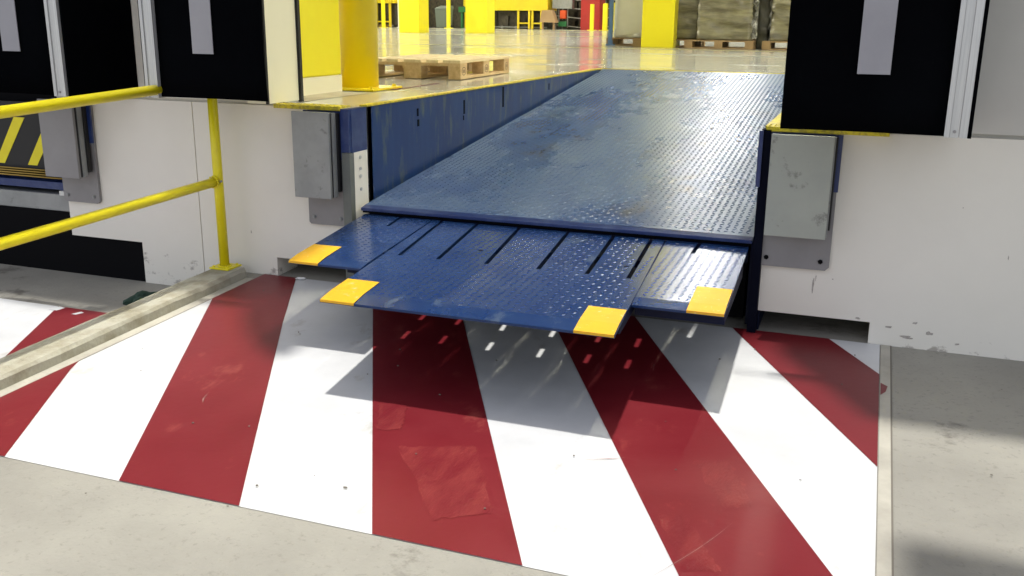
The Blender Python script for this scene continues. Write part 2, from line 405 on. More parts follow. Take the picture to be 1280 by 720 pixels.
bm = BM(); box(bm, -42, 14, Wd, 60, 9.0, 9.2); struct('warehouse_ceiling', bm, M_['ceiling'])
bm = BM(); box(bm, -42, 14, 60, 60.2, -.3, 9); box(bm, -42.2, -42, 0, 60.2, -.3, 9); box(bm, 14, 14.2, 0, 60.2, -1.2, 9.2)
tag(obj('warehouse_wall', bm, M_['inner_wall']), 'pale inner walls far behind the racks of the warehouse', 'wall')

# long ceiling lamps (they light the hall; their glints run down the ramp)
def lamp_proto(x, y, label, group, m, hw):
    t = thing('ceiling_lamp', label, 'lamp', (x, y, 8.0), group)
    b = BM(); box(b, x-hw-.03, x+hw+.03, y-2.2, y+2.2, 8.03, 8.12); obj('housing', b, M_['galv_light'], t)
    b = BM(); box(b, x-hw, x+hw, y-2.1, y+2.1, 8.0, 8.028); obj('diffuser', b, M_[m], t)
    for yy in (-1.6, 1.6):
        b = BM(); tube(b, (x, y+yy, 8.12), (x, y+yy, 9.0), .012, 8); obj('hanger', b, M_['galv'], t)
    return t
proto = None
for x in (-30, -22, -16.5, .8, 5.5):
    for y in (3.5, 9.5, 15.5, 21.5, 27.5, 34.5, 41.5, 48.5, 55):
        if proto is None: proto = lamp_proto(x, y, 'long bright ceiling lamp hanging over the warehouse floor', 'bright ceiling lamps of the warehouse', 'lamp', .10)
        else: dup(proto, (x, y, 8.0))
dimp = None
for y in (19.5, 25.5, 31.5, 37.5):
    if dimp is None: dimp = lamp_proto(-4.6, y, 'narrow dimmer ceiling lamp over the aisle beside the yellow column', 'aisle lamps of the warehouse', 'lamp_dim', .12)
    else: dup(dimp, (-4.6, y, 8.0))

# ------------------------------------------------------------------ dock leveller
LV = thing('dock_leveller', 'blue tread plate dock leveller sloping down from the yellow columns to its extended lip', 'dock leveller', (-1.485, 0, -.95))
DX0, DX1, DY1, DZ0 = -2.500, -.462, 4.84, -.515
def deck_z(y): return DZ0 + (0-DZ0)*y/DY1

def dz(x, y): return .0010*math.sin(x*5.3+y*1.7)+.0008*math.sin(y*4.1-x*2.2)+.0003*math.sin(x*11+y*7)
def tread(me_verts, me_faces, x0, x1, ya, yb, zf, pitch=.034, ln=.0135, wd=.0042, h=.0022, clip=None, skip=None, deck=False):
    """raised lozenges of the tread plate, alternating left and right, as small six-cornered ridges"""
    nx = int((x1-x0)/pitch); ny = int((yb-ya)/pitch)
    ox = x0 + ((x1-x0)-(nx-1)*pitch)/2; oy = ya + ((yb-ya)-(ny-1)*pitch)/2
    for i in range(nx):
        for j in range(ny):
            cx, cy = ox+i*pitch, oy+j*pitch
            if skip and skip(cx, cy): continue
            a = R_(45) if (i+j) % 2 else R_(-45)
            c, s = math.cos(a), math.sin(a)
            k = len(me_verts)
            for (u, v_, hh) in ((-ln, 0, 0), (0, -wd, 0), (ln, 0, 0), (0, wd, 0), (-ln*.45, 0, h), (ln*.45, 0, h)):
                X, Yy = cx+u*c-v_*s, cy+u*s+v_*c
                me_verts.append((X, Yy, zf(Yy)+hh-.0002+(dz(X, Yy)*min(1, 4*(1-(Yy-.045)/(DY1-.045)*1.0)) if deck else 0)))
            me_faces += [(k, k+1, k+4), (k+1, k+5, k+4), (k+1, k+2, k+5), (k+2, k+3, k+5), (k+3, k+4, k+5), (k+3, k, k+4)]

def py_obj(name, verts, faces, m, parent):
    me = bpy.data.meshes.new(name); me.from_pydata(verts, [], faces); me.validate(); me.update()
    for mm in (m if isinstance(m, (list, tuple)) else [m]): me.materials.append(mm)
    o = bpy.data.objects.new(name, me); COL.objects.link(o); o.parent = parent
    if parent.type == 'EMPTY': o.location = -Vector(parent['base'])
    return o

def slab(verts, faces, pts, zf, th):
    k = len(verts); n = len(pts)
    verts += [(x, y, zf(y)) for x, y in pts] + [(x, y, zf(y)-th) for x, y in pts]
    faces.append(tuple(range(k, k+n))); faces.append(tuple(range(k+2*n-1, k+n-1, -1)))
    for i in range(n): faces.append((k+i, k+n+i, k+n+(i+1) % n, k+(i+1) % n))

# deck
V, F = [], []
# slight dents: the deck sheet is a grid so the light wanders over it
gx, gy = 60, 140
def dz(x, y): return .0010*math.sin(x*5.3+y*1.7)+.0008*math.sin(y*4.1-x*2.2)+.0003*math.sin(x*11+y*7)
k0 = len(V)
for j in range(gy+1):
    for i in range(gx+1):
        x = DX0+(DX1-DX0)*i/gx; y = .045+(DY1-.045)*j/gy
        V.append((x, y, deck_z(y)+dz(x, y)*min(1, 4*(1-j/gy))))
for j in range(gy):
    for i in range(gx):
        a = k0+j*(gx+1)+i; F.append((a, a+1, a+gx+2, a+gx+1))
tread(V, F, DX0+.01, DX1-.01, .06, DY1-.03, deck_z, ln=.0155, wd=.0052, h=.0030, deck=True)
py_obj('deck_plate', V, F, M_['blue_deck'], LV)
b = BM(); hexa(b, [(DX0, 0, DZ0-.020), (DX1, 0, DZ0-.020), (DX1, .05, DZ0-.018), (DX0, .05, DZ0-.018)],
               [(DX0, 0, DZ0-.004), (DX1, 0, DZ0-.004), (DX1, .05, deck_z(.05)+.0005), (DX0, .05, deck_z(.05)+.0005)])
obj('deck_front_edge', b, M_['blue_edge'], LV, .002)
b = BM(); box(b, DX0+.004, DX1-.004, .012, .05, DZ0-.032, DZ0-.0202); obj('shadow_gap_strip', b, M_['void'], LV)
b = BM(); hexa(b, [(DX0+.02, .06, -.64), (DX1-.02, .06, -.64), (DX1-.02, DY1-.1, -.14), (DX0+.02, DY1-.1, -.14)],
               [(DX0+.02, .06, deck_z(.06)-.012), (DX1-.02, .06, deck_z(.06)-.012), (DX1-.02, DY1-.1, deck_z(DY1-.1)-.012), (DX0+.02, DY1-.1, deck_z(DY1-.1)-.012)])
obj('deck_frame', b, M_['navy'], LV)
b = BM(); hexa(b, [(DX1-.008, .03, -.93), (DX1+.004, .03, -.93), (DX1+.004, 1.6, -.90), (DX1-.008, 1.6, -.90)],
               [(DX1-.008, .03, -.535), (DX1+.004, .03, -.535), (DX1+.004, 1.6, -.36), (DX1-.008, 1.6, -.36)])
obj('toe_guard', b, M_['navy'], LV)
b = BM(); box(b, DX0+.03, DX1-.03, .12, .22, -.93, -.62); box(b, -1.6, -1.35, .10, .30, -.94, -.66)
obj('front_cross_beam', b, M_['void'], LV)
b = BM(); tube(b, (DX0+.02, .028, -.578), (DX1-.02, .028, -.578), .020, 12); obj('hinge_tube', b, M_['navy'], LV)

# lip: three leaves on one plane
LZ, LS = -.551, .0376
def lip_z(y): return LZ + LS*y
def leaf(name, pts, slots, front, bev, tx0, tx1, body):
    V, F = [], []
    ya = front
    # sheet cut round its open slots: strips between slots at the back, one plate in front
    xs_b = sorted(slots)
    xl0, xl1, xr0, xr1 = pts            # left edge back/front x, right edge back/front x
    yb = -.004
    def xl(y): return xl0+(xl1-xl0)*(yb-y)/(yb-front)
    def xr(y): return xr0+(xr1-xr0)*(yb-y)/(yb-front)
    ye = min([s[2] for s in slots]) if slots else yb
    cuts = [(xl, None)]
    def slot_edge(s, side):
        x0_, x1_, y_, hw = s
        return lambda y: x0_+(x1_-x0_)*(yb-y)/(yb-ye) + side*hw
    edges = [xl]
    for s in slots:
        edges += [slot_edge(s, -1), slot_edge(s, 1)]
    edges.append(xr)
    if slots:
        for q in range(0, len(edges), 2):
            L, R = edges[q], edges[q+1]
            slab(V, F, [(L(ye), ye), (R(ye), ye), (R(yb), yb), (L(yb), yb)], lip_z, .011)
        for s_i, s in enumerate(slots):       # slots that end sooner
            if s[2] > ye+.01:
                L, R = edges[1+2*s_i], edges[2+2*s_i]
                slab(V, F, [(L(ye), ye), (R(ye), ye), (R(s[2]), s[2]), (L(s[2]), s[2])], lip_z, .011)
    slab(V, F, [(xl(ya+bev), ya+bev), (xr(ya+bev), ya+bev), (xr(ye), ye), (xl(ye), ye)], lip_z, .011)
    zb = lip_z(ya+bev)
    zf = lambda y: zb + (y-(ya+bev))*.105
    slab(V, F, [(xl(ya), ya), (xr(ya), ya), (xr(ya+bev), ya+bev), (xl(ya+bev), ya+bev)], zf, .010)
    def inslot(cx, cy):
        if cx < xl(cy)+.017 or cx > xr(cy)-.017: return True
        for s_i, s in enumerate(slots):
            if cy > s[2]-.016 and edges[1+2*s_i](cy)-.014 < cx < edges[2+2*s_i](cy)+.014: return True
        return False
    tread(V, F, min(xl0, xl1), max(xr0, xr1), ya+bev+.004, yb-.02, lip_z, skip=inslot)
    o = py_obj(name, V, F, M_['blue'], LV)
    return o, xl, xr, zf, zb
SE = -.67
slots_c = [(-2.005-.02, -1.935, SE, .0098), (-1.83, -1.745, SE, .0098), (-1.60, -1.515, SE, .0098), (-1.345, -1.275, SE, .0098), (-1.115, -1.06, SE, .0098), (-.93, -.88, SE, .0098)]
c_, cxl, cxr, czf, czb = leaf('lip_centre', (-2.075, -1.945, -.866, -.765), slots_c, -1.335, .10, 0, 0, None)
l_, lxl, lxr, lzf, lzb = leaf('lip_side', (-2.475, -2.365, -2.082, -2.002), [(-2.262, -2.238, -.20, .009)], -.905, .085, 0, 0, None)
r_, rxl, rxr, rzf, rzb = leaf('lip_side', (-.858, -.790, -.475, -.438), [(-.70, -.70, -.20, .010)], -.985, .085, 0, 0, None)
def beam(b, xl, xr, ya, yb, t0, t1, ins=.012):
    hexa(b, [(xl(ya)+ins, ya, lip_z(ya)-t1*.75), (xr(ya)-ins, ya, lip_z(ya)-t1*.75), (xr(yb)-ins, yb, lip_z(yb)-t1), (xl(yb)+ins, yb, lip_z(yb)-t1)],
         [(xl(ya)+ins, ya, lip_z(ya)-t0), (xr(ya)-ins, ya, lip_z(ya)-t0), (xr(yb)-ins, yb, lip_z(yb)-t0), (xl(yb)+ins, yb, lip_z(yb)-t0)])
b = BM(); beam(b, cxl, cxr, -1.20, -.74, .0125, .065, .004); 
beam(b, cxl, lambda y: cxl(y)+.05, -.735, .0, .0125, .075, .004); beam(b, lambda y: cxr(y)-.05, cxr, -.735, .0, .0125, .075, .004)
obj('lip_frame', b, M_['navy'], c_)
b = BM(); beam(b, cxl, cxr, -.57, -.41, .028, .065, .049); beam(b, cxl, cxr, -.30, 0, .028, .06, .049)
obj('cross_stiffener', b, M_['void'], c_)
b = BM(); beam(b, lxl, lambda y: lxl(y)+.04, -.80, 0, .0125, .05); beam(b, lambda y: lxr(y)-.13, lxr, -.80, 0, .0125, .085); beam(b, lxl, lxr, -.80, -.4, .0127, .045)
obj('lip_frame', b, M_['navy'], l_)
b = BM(); beam(b, rxl, rxr, -.93, -.21, .0125, .085, .004)
obj('lip_frame', b, M_['navy'], r_)
b = BM(); beam(b, lambda y: cxl(y)-.03, lambda y: cxl(y)+.004, -.80, 0, .0128, .03, 0); beam(b, lambda y: cxr(y)-.004, lambda y: cxr(y)+.03, -.90, 0, .0128, .03, 0)
obj('seam_light_stop', b, M_['navy'], c_)  # strips added under the seams to stop light streaks on the ground
# yellow corner marks painted over the bevel, slightly proud
def mark(xa, xb, y0_, y1_, zb, yk, parent):
    b = BM(); e = .0028
    yk_ = yk
    zf = lambda y: (zb + (y-yk_)*.105 if y < yk_ else lip_z(y)) + e
    ys = [y0_-.0015, yk_, y1_] if y1_ > yk_ else [y0_-.0015, y1_]
    cols = []
    for y in ys: cols.append([b.verts.new((xa(y), y, zf(y))), b.verts.new((xb(y), y, zf(y)))])
    for p, q in zip(cols, cols[1:]): b.faces.new((p[0], p[1], q[1], q[0]))
    a0 = cols[0]; f0 = [b.verts.new((xa(ys[0]), ys[0]-.0005, zf(ys[0])-.010)), b.verts.new((xb(ys[0]), ys[0]-.0005, zf(ys[0])-.010))]
    b.faces.new((f0[0], f0[1], a0[1], a0[0]))
    o = obj('corner_mark', b, M_['tape'], parent); return o
mark(lambda y: cxl(y)+.002, lambda y: cxl(y)+.150, -1.335, -1.075, czb, -1.235, c_)
mark(lambda y: cxr(y)-.150, lambda y: cxr(y)-.002, -1.335, -1.075, czb, -1.235, c_)
mark(lambda y: lxl(y)+.002, lambda y: lxl(y)+.150, -.905, -.640, lzb, -.82, l_)
mark(lambda y: rxr(y)-.142, lambda y: rxr(y)-.002, -.985, -.690, rzb, -.90, r_)
for (x, y) in ((-1.62, -.47), (-.93, -.50)):
    b = BM(); tube(b, (x, y, lip_z(y)-.004), (x, y, lip_z(y)+.0008), .012, 14); obj('drain_hole', b, M_['void'], c_)
# pit steel walls
b = BM()
box(b, -2.566, -2.530, .145, 4.855, -.96, -.004)
pw = obj('pit_side_plate', b, M_['blue_wall'], LV)
for y, hw, za, zb in ((.77, .010, -.105, -.06), (.775, .012, -.165, -.125), (1.47, .011, -.15, -.06), (1.46, .006, -.19, -.16), (2.19, .014, -.16, -.015), (3.25, .008, -.10, -.05)):
    b = BM(); box(b, -2.531, -2.528, y-hw, y+hw, za, zb); obj('plate_slot', b, M_['void'], pw)
b = BM(); box(b, -2.531, -2.5275, .146, .156, -.94, -.01); obj('plate_joint', b, M_['void'], pw)
b = BM(); box(b, -2.578, -2.532, -.045, .14, -.225, -.002); box(b, -2.534, -2.529, -.02, .142, -.228, -.004)
obj('corner_post', b, M_['blue_edge'], LV)
b = BM(); box(b, -2.578, -2.531, -.045, .14, -.96, -.228); g_ = obj('corner_stile', b, M_['stile'], LV)
b = BM()
for z in (-.26, -.32, -.36, -.43): tube(b, (-2.531, .06, z), (-2.524, .06, z), .009, 10)
obj('bolt', b, M_['galv_light'], g_)
b = BM(); box(b, -.440, -.405, .02, 4.855, -.96, -.004); obj('pit_side_plate', b, M_['navy'], LV)
b = BM(); box(b, -.452, -.412, -.045, .02, -.985, -.005); obj('corner_post', b, M_['post_dark'], LV)
b = BM(); box(b, -.462, -.444, -.058, -.045, -.26, -.01); obj('blue_strip', b, M_['blue_edge'], LV)
b = BM(); box(b, -2.53, -.44, 4.86, 4.90, -.96, -.262); obj('pit_rear_plate', b, M_['navy'], LV)
b = BM()
box(b, -2.572, -2.526, .145, 4.90, -.003, .006); box(b, -.444, -.398, .0, 4.90, -.003, .006); box(b, -2.526, -.444, 4.862, 4.90, -.003, .005)
obj('edge_angle', b, M_['nosing'], LV)

# yellow nosings along the dock edge beside the pit
def nosing(x0, x1, label):
    b = BM(); box(b, x0, x1, -.045, .06, -.012, .009, bev=.002)
    nx = int((x1-x0)/.022)
    for i in range(nx):
        for j in range(4):
            cx, cy = x0+.012+i*.022, -.034+j*.024
            a = R_(45) if (i+j) % 2 else R_(-45); c, s = math.cos(a)*.009, math.sin(a)*.009
            p = [b.verts.new(q) for q in ((cx-c, cy-s, .009), (cx+s*.35, cy-c*.35, .009), (cx+c, cy+s, .009), (cx-s*.35, cy+c*.35, .009))]
            t = b.verts.new((cx, cy, .013))
            for k in range(4): b.faces.new((p[k], p[(k+1) % 4], t))
    tag(obj('dock_nosing', b, M_['nosing']), label, 'edge strip', 'yellow tread edge strips')
nosing(-2.98, -2.575, 'yellow tread edge strip above the grey bumper left of the pit')
nosing(-.435, .075, 'yellow tread edge strip above the bumper right of the pit')

# ------------------------------------------------------------------ dock bumpers
def bumper(x0, x1, side, face_m, label, base):
    t = thing('dock_bumper', label, 'dock bumper', base, 'steel faced dock bumpers')
    zt, zb = -.014, -.462
    b = BM(); box(b, x0, x1, -.130, -.112, zb, zt, bev=.003); f = obj('steel_face', b, face_m, t)
    b = BM(); box(b, x0+.004, x1-.002, -.112, -.098, zb+.006, zt-.004); obj('rubber_layer', b, M_['black'], t)
    b = BM(); box(b, x0+.008, x1+.004, -.098, -.062, zb+.004, zt-.006, bev=.002); obj('steel_body', b, M_['galv'], t)
    b = BM(); box(b, x0+.012, x1+.012, -.062, -.034, zb+.03, zt-.01); obj('rubber_layer', b, M_['black'], t)
    bx0, bx1 = (x0+.01, x1+.035) if side != 'r' else (x0-.025, x1+.030)
    b = BM(); box(b, bx0, bx1, -.034, -.022, -.265, -.016); obj('blue_bracket', b, M_['blue_edge'], t)
    b = BM(); pts = [(bx0+.002, -.02), (bx0+.002, -.615), (bx0+.012, -.625), (bx1-.022, -.625), (bx1-.006, -.609), (bx1-.006, -.02)]
    prism_y(b, pts, -.021, -.003)
    pl = obj('back_plate', b, M_['plate'], t)
    for bxx in (bx0+.035, bx1-.045):
        for zz in (-.585,):
            b = BM(); tube(b, (bxx, -.020, zz), (bxx, -.027, zz), .011, 6, smooth=False); tube(b, (bxx, -.027, zz), (bxx, -.031, zz), .006, 10)
            obj('bolt', b, M_['galv'] if side != 'r' else M_['void'], pl)
    return t
bumper(-2.818, -2.600, 'l', M_['galv'], 'dull grey steel bumper on the wall left of the blue leveller', (-2.7, 0, -.625))
bumper(-.402, -.140, 'r', M_['steel_right'], 'smudged pale bumper with dark marks on the wall right of the blue leveller', (-.27, 0, -.625))
bumper(-4.515, -4.265, 'f', M_['plate'], 'grey bumper of the neighbouring dock beside the black and yellow stripes', (-4.4, 0, -.625))

# ------------------------------------------------------------------ dock shelters
def shelter(dx, label, lx0=-3.388, rx1=.345):
    t = thing('dock_shelter', label, 'dock shelter', (-1.485+dx, -.3, .04), 'dock shelters on the wall')
    H = 3.3
    def panel(name, x0, x1, bulge_side, z0):
        b = BM(); nx, nz = 8, 30; th = .006
        for s_ in (0, 1):
            g = []
            for j in range(nz+1):
                row = []
                for i in range(nx+1):
                    u, v_ = i/nx, j/nz
                    z = z0 + (H-z0)*v_
                    x = x0+(x1-x0)*u
                    if bulge_side > 0 and u > 0: x += -.045*u*(1-min(1, (z-z0)/.9))*0 - .010*math.exp(-(z-z0)/.06)*0 + (-.012)*math.sin(min(1, (z-z0)/.6)*math.pi)*u
                    y = -.5 + s_*th + .012*math.sin(u*math.pi)*math.exp(-(z-z0)/.5) + .004*math.sin(z*3+u*4)
                    row.append(b.verts.new((x+dx, y, z)))
                g.append(row)
            for j in range(nz):
                for i in range(nx):
                    q = (g[j][i], g[j][i+1], g[j+1][i+1], g[j+1][i]); b.faces.new(q if not s_ else q[::-1]).smooth = True
            if s_ == 0: g0 = g
        for j in range(nz):
            b.faces.new((g0[j][0], g0[j+1][0], g[j+1][0], g[j][0])); b.faces.new((g0[j][nx], g[j][nx], g[j+1][nx], g0[j+1][nx]))
        for i in range(nx): b.faces.new((g0[0][i], g[0][i], g[0][i+1], g0[0][i+1]))
        return obj(name, b, M_['curtain'], t)
    c1 = panel('side_curtain', -3.325, -2.700, 1, .064)
    c2 = panel('side_curtain', -.338, .262, 0, .048)
    b = BM(); box(b, -3.108+dx, -2.989+dx, -.5065, -.5025, .277, H-.2); obj('alignment_stripe', b, M_['stripe'], c1)
    b = BM(); box(b, -.073+dx, .045+dx, -.5065, -.5025, .266, H-.2); obj('alignment_stripe', b, M_['stripe'], c2)
    for (a, c, z0) in ((-3.395, -3.318, .060), (.255, .335, .045)):
        b = BM()
        w_ = c-a
        for k, (o0, o1, yy) in enumerate(((0, .22, -.520), (.24, .62, -.514), (.64, .98, -.521))):
            box(b, a+dx+w_*o0, a+dx+w_*o1, yy, -.47, z0, H+.05)
        box(b, a+dx+.003, a+dx+w_-.004, -.510, -.46, z0+.002, H+.05)
        fr = obj('aluminium_frame', b, M_['galv_light'], t)
        b = BM(); xx = a+dx+w_*.43; tube(b, (xx, -.514, z0+.022), (xx, -.519, z0+.022), .006, 8); obj('screw', b, M_['plate'], fr)
    b = BM(); box(b, .337+dx, .349+dx, -.505, -.004, .043, H+.05); obj('side_fabric', b, M_['curtain'], t)
    b = BM(); box(b, -3.412+dx, -3.397+dx, -.505, -.004, .06, H+.05); obj('side_fabric', b, M_['curtain'], t)
    b = BM(); box(b, -3.32+dx, .26+dx, -.49, -.480, 2.55, H+.05); obj('head_curtain', b, M_['curtain'], t)
    return t
shelter(0, 'black curtains with grey stripes standing out from the wall around the open leveller dock')
shelter(-4.24, 'black curtain and aluminium frame of the neighbouring dock at the left edge')

# cream door jamb with black seal, and door leaf of the next dock
t = thing('door_jamb', 'cream door jamb with a black seal beside the yellow column', 'door frame', (-3.1, .05, 0))
b = BM(); box(b, -3.10, -2.968, -.10, .19, .012, 3.3, bev=.003); obj('jamb_panel', b, M_['jamb'], t)
b = BM(); box(b, -2.985, -2.955, .192, .215, .003, 3.3); obj('rubber_seal', b, M_['black'], t)
b = BM(); box(b, -2.974, -2.963, -.118, -.102, .012, 3.3); obj('rubber_seal', b, M_['black'], t)

t = thing('sectional_door', 'closed dark door above the striped leveller front at the far left', 'door', (-5.6, .21, 0))
b = BM(); box(b, -7.1, -4.11, .21, .26, .01, 3.4); obj('door_panel', b, M_['void'], t)

# neighbouring dock leveller (stowed), seen under its curtain
t = thing('dock_leveller', 'stowed leveller with black and yellow striped front below the curtain at the left', 'dock leveller', (-5.6, 0, -.95))
b = BM(); box(b, -6.6, -4.535, .09, .105, -.47, -.06); sp = obj('striped_front', b, M_['black'], t)
b = BM()
for i in range(12):
    xc = -4.60-.262*i
    prism_y(b, [(xc-.075-.20, -.445), (xc+.0-.20, -.445), (xc+.205-.20, -.155), (xc+.12-.20, -.155)], .0872, .0895)
obj('diagonal_stripe', b, M_['rail'], sp)
b = BM()
for k in range(4): tube(b, (-6.6, .07-.012*k, -.468-.012*k), (-4.54, .07-.012*k, -.468-.012*k), .005, 8)
obj('hinge_rod', b, M_['brass'], t)
b = BM(); box(b, -6.6, -4.52, .03, .14, -.573, -.528, bev=.003); obj('lip_edge', b, M_['blue_edge'], t)
b = BM(); box(b, -6.6, -4.497, .02, .16, -.70, -.60); obj('galvanised_sill', b, M_['galv'], t)
b = BM(); box(b, -4.56, -4.50, .0, .16, -.60, -.573); obj('end_bracket', b, M_['galv_light'], t)
b = BM(); box(b, -6.6, -4.53, .16, .20, -.61, .0); obj('rear_plate', b, M_['void'], t)
# black sheet standing in for the dark depth of its tail lift slot
b = BM(); box(b, -6.64, -4.4955, .012, .018, -1.16, -.702); box(b, -4.4955, -3.9705, .012, .018, -1.16, -.8385); tag(obj('slot_dark_sheet', b, M_['void']), 'black sheet for the dark opening low in the wall under the neighbouring dock', 'dark sheet')

# unseen sheets added above the bay, cut to throw soft shade along the wall
def shade_sheet(pts, label):
    b = BM(); prism_z(b, pts, 3.62, 3.70); tag(obj('overhead_shade_sheet', b, M_['shade_sheet']), label, 'shade_sheet', 'added shade sheets')
shade_sheet([(-9, -.40), (-3.05, -.42), (-2.72, -.84), (-2.40, -1.05), (-2.425, .0), (-9, .0)], 'unseen sheet added above the wall left of the open dock to shade the ground')
shade_sheet([(-.38, -.20), (-.0, -.80), (7, -.78), (7, .0), (-.38, .0)], 'unseen sheet added above the wall right of the open dock to shade the ground')
b = BM(); prism_z(b, [(.10, -2.3), (7, -2.2), (7, -1.52), (.10, -1.62)], 3.62, 3.74); tag(obj('overhead_shade_beam', b, M_['shade_sheet']), 'unseen wide beam added in front of the right hand sheet to shade the ground', 'beam')  # unseen beam added for the shade farther out on the right

# ------------------------------------------------------------------ guard rail
t = thing('guard_rail', 'yellow tubular guard rail standing on the kerb left of the bay', 'railing', (-3.30, -.12, -.895))
b = BM(); tube(b, (-3.30, -.125, -.885), (-3.325, -.10, .155), .0265, 24); obj('post', b, M_['rail'], t)
b = BM(); tube(b, (-3.385, -6.0, -.105), (-3.335, -.13, .112), .0255, 24); sphere(b, (-3.335, -.13, .112), .0255); obj('rail', b, M_['rail'], t)
b = BM(); tube(b, (-3.375, -6.0, -.627), (-3.31, -.13, -.413), .0255, 24); obj('rail', b, M_['rail'], t)
b = BM(); tube(b, (-3.30, -6.0, -1.09), (-3.325, -6.0, -.09), .0265, 24); obj('post', b, M_['rail'], t)
b = BM(); box(b, -3.36, -3.235, -.185, -.06, -.896, -.886, bev=.002); bp_ = obj('base_plate', b, M_['rail'], t)
b = BM()
for dx_, dy_ in ((.018, .018), (.107, .018), (.018, .107), (.107, .107)): tube(b, (-3.36+dx_, -.185+dy_, -.886), (-3.36+dx_, -.185+dy_, -.878), .007, 6, smooth=False)
obj('bolt', b, M_['rail'], bp_)
b = BM()
for k in range(14):
    a_ = 2*math.pi*k/14; sphere(b, (-3.311+.029*math.cos(a_), -.158+.004*math.sin(k*5), -.413+.029*math.sin(a_)), .0065, 6, 4)
obj('weld_bead', b, M_['rail'], t)
b = BM()
for k in range(16):
    a_ = 2*math.pi*k/16; sphere(b, (-3.30+.031*math.cos(a_), -.125+.031*math.sin(a_), -.884), .0065, 6, 4)
obj('weld_bead', b, M_['rail'], t)
b = BM(); tube(b, (-3.285, -.13, -.413), (-3.26, -.155, -.405), .006, 8); obj('set_screw', b, M_['plate'], t)

# ------------------------------------------------------------------ columns and bollard
t = thing('yellow_column', 'wide yellow column with a pale dusty foot beside the cream door jamb', 'column', (-3.45, .75, 0), 'square yellow columns')
b = BM(); box(b, -3.75, -3.19, .42, 1.04, .105, 9.0, bev=.012); obj('shaft', b, M_['yellow'], t)
b = BM(); box(b, -3.75, -3.19, .42, 1.04, 0, .104); obj('foot', b, M_['jamb'], t)
t = thing('bollard', 'round yellow steel post on a square base plate in front of the pallet', 'post', (-3.2, 1.28, 0))
b = BM(); tube(b, (-3.195, 1.28, .012), (-3.195, 1.28, 3.0), .124, 48); obj('tube', b, M_['bollard'], t)
b = BM(); box(b, -3.40, -2.985, 1.07, 1.48, .0035, .016, bev=.002); bp_ = obj('base_plate', b, M_['bollard'], t)
b = BM()
for x, y in ((-3.36, 1.11), (-3.025, 1.11), (-3.36, 1.44), (-3.025, 1.44)): tube(b, (x, y, .016), (x, y, .030), .014, 6, smooth=False)
obj('bolt', b, M_['bollard'], bp_)
def column(x0, x1, y0, y1, label, m='yellow', name='yellow_column', group='square yellow columns'):
    b = BM(); box(b, x0, x1, y0, y1, 0, 9.0, bev=.015); tag(obj(name, b, M_[m]), label, 'column', group)
column(-4.09, -3.50, 13.3, 13.95, 'square yellow column just left of the shrink wrapped pallet loads')
column(-13.80, -13.0, 28.0, 28.8, 'second far yellow column, behind the right half of the near pallet')
column(-15.75, -14.98, 26.7, 27.5, 'first far yellow column, behind the left half of the near pallet')
column(-14.95, -13.92, 46.2, 47.2, 'red square column in front of the steel racks far back', 'red_col', 'red_column', None)

# ------------------------------------------------------------------ pallets
def pallet(name, label, base, rz, m, mtop, group, stamps=False, L=1.2, W=.8):
    t = thing(name, label, 'pallet', (0, 0, 0), group)
    b = BM()
    for (x, wv) in ((0, .145), (.1825, .10), (.3275, .145), (.5175, .10), (.655, .145)):
        box(b, x, x+wv, 0, L, .122, .144, bev=.0015)
    obj('deck_board', b, mtop, t)
    b = BM()
    for y in (0, L/2-.0725, L-.145): box(b, 0, W, y, y+.145, .100, .1215)
    obj('stringer_board', b, m, t)
    for x, wv in ((0, .1), (W/2-.0725, .145), (W-.1, .1)):
        for y in (0, L/2-.0725, L-.145):
            b = BM(); box(b, x, x+wv, y, y+.145, .022, .0995, bev=.001); o = obj('block', b, m, t)
            if stamps and x > W/2:
                s_ = BM(); xx = x+wv+.0006; cy, cz = y+.0725, .061
                r0, r1, n = .026, .032, 28
                def ring(cy, cz, ry0, ry1, rz0, rz1):
                    A = [s_.verts.new((xx, cy+ry0*math.cos(a), cz+rz0*math.sin(a))) for a in [2*math.pi*i/n for i in range(n)]]
                    B = [s_.verts.new((xx, cy+ry1*math.cos(a), cz+rz1*math.sin(a))) for a in [2*math.pi*i/n for i in range(n)]]
                    for i in range(n): s_.faces.new((A[i], A[(i+1) % n], B[(i+1) % n], B[i]))
                ring(cy, cz, .040, .046, .027, .032)
                for dy in (-.020, 0, .020): 
                    q = [s_.verts.new((xx, cy+dy+a_, cz+c_2)) for a_, c_2 in ((-.006, -.013), (.006, -.013), (.006, .013), (-.006, .013))]; s_.faces.new(q)
                obj('branding_mark', s_, M_['ink'], o)
    b = BM()
    for x, wv in ((0, .1), (W/2-.0725, .145), (W-.1, .1)): box(b, x, x+wv, 0, L, .001, .0215)
    obj('bottom_board', b, m, t)
    t.location = base; t.rotation_euler = (0, 0, rz); t['base'] = list(base)
    return t
rz = .043
p0 = pallet('wooden_pallet', 'empty pale wooden pallet lying on the floor behind the round yellow post',
            (-2.9914-.8*math.cos(rz), 2.4822-.8*math.sin(rz), .0045), rz, M_['wood'], M_['wood_top'], 'wooden pallets', True)
PB = pallet('wooden_pallet', 'wooden pallet under the large middle shrink wrapped load', (-1.985-.05, 13.15, 0), R_(90), M_['wood_dark'], M_['wood_dark'], 'wooden pallets')
# turned pallets: rz=90 deg puts the 1.2 m side along x
PB.location = (-2.13+.06, 13.13, .004)
dup(PB, (-3.10, 13.55, .004), 'wooden pallet under the shrink wrapped load next to the yellow column', R_(90))
dup(PB, (-.72, 13.10, .004), 'wooden pallet under the load partly hidden by the right black curtain', R_(90))
dup(PB, (-3.78, 14.2, .004), 'dark wooden pallet under the pale sheet on its blue post', R_(90))

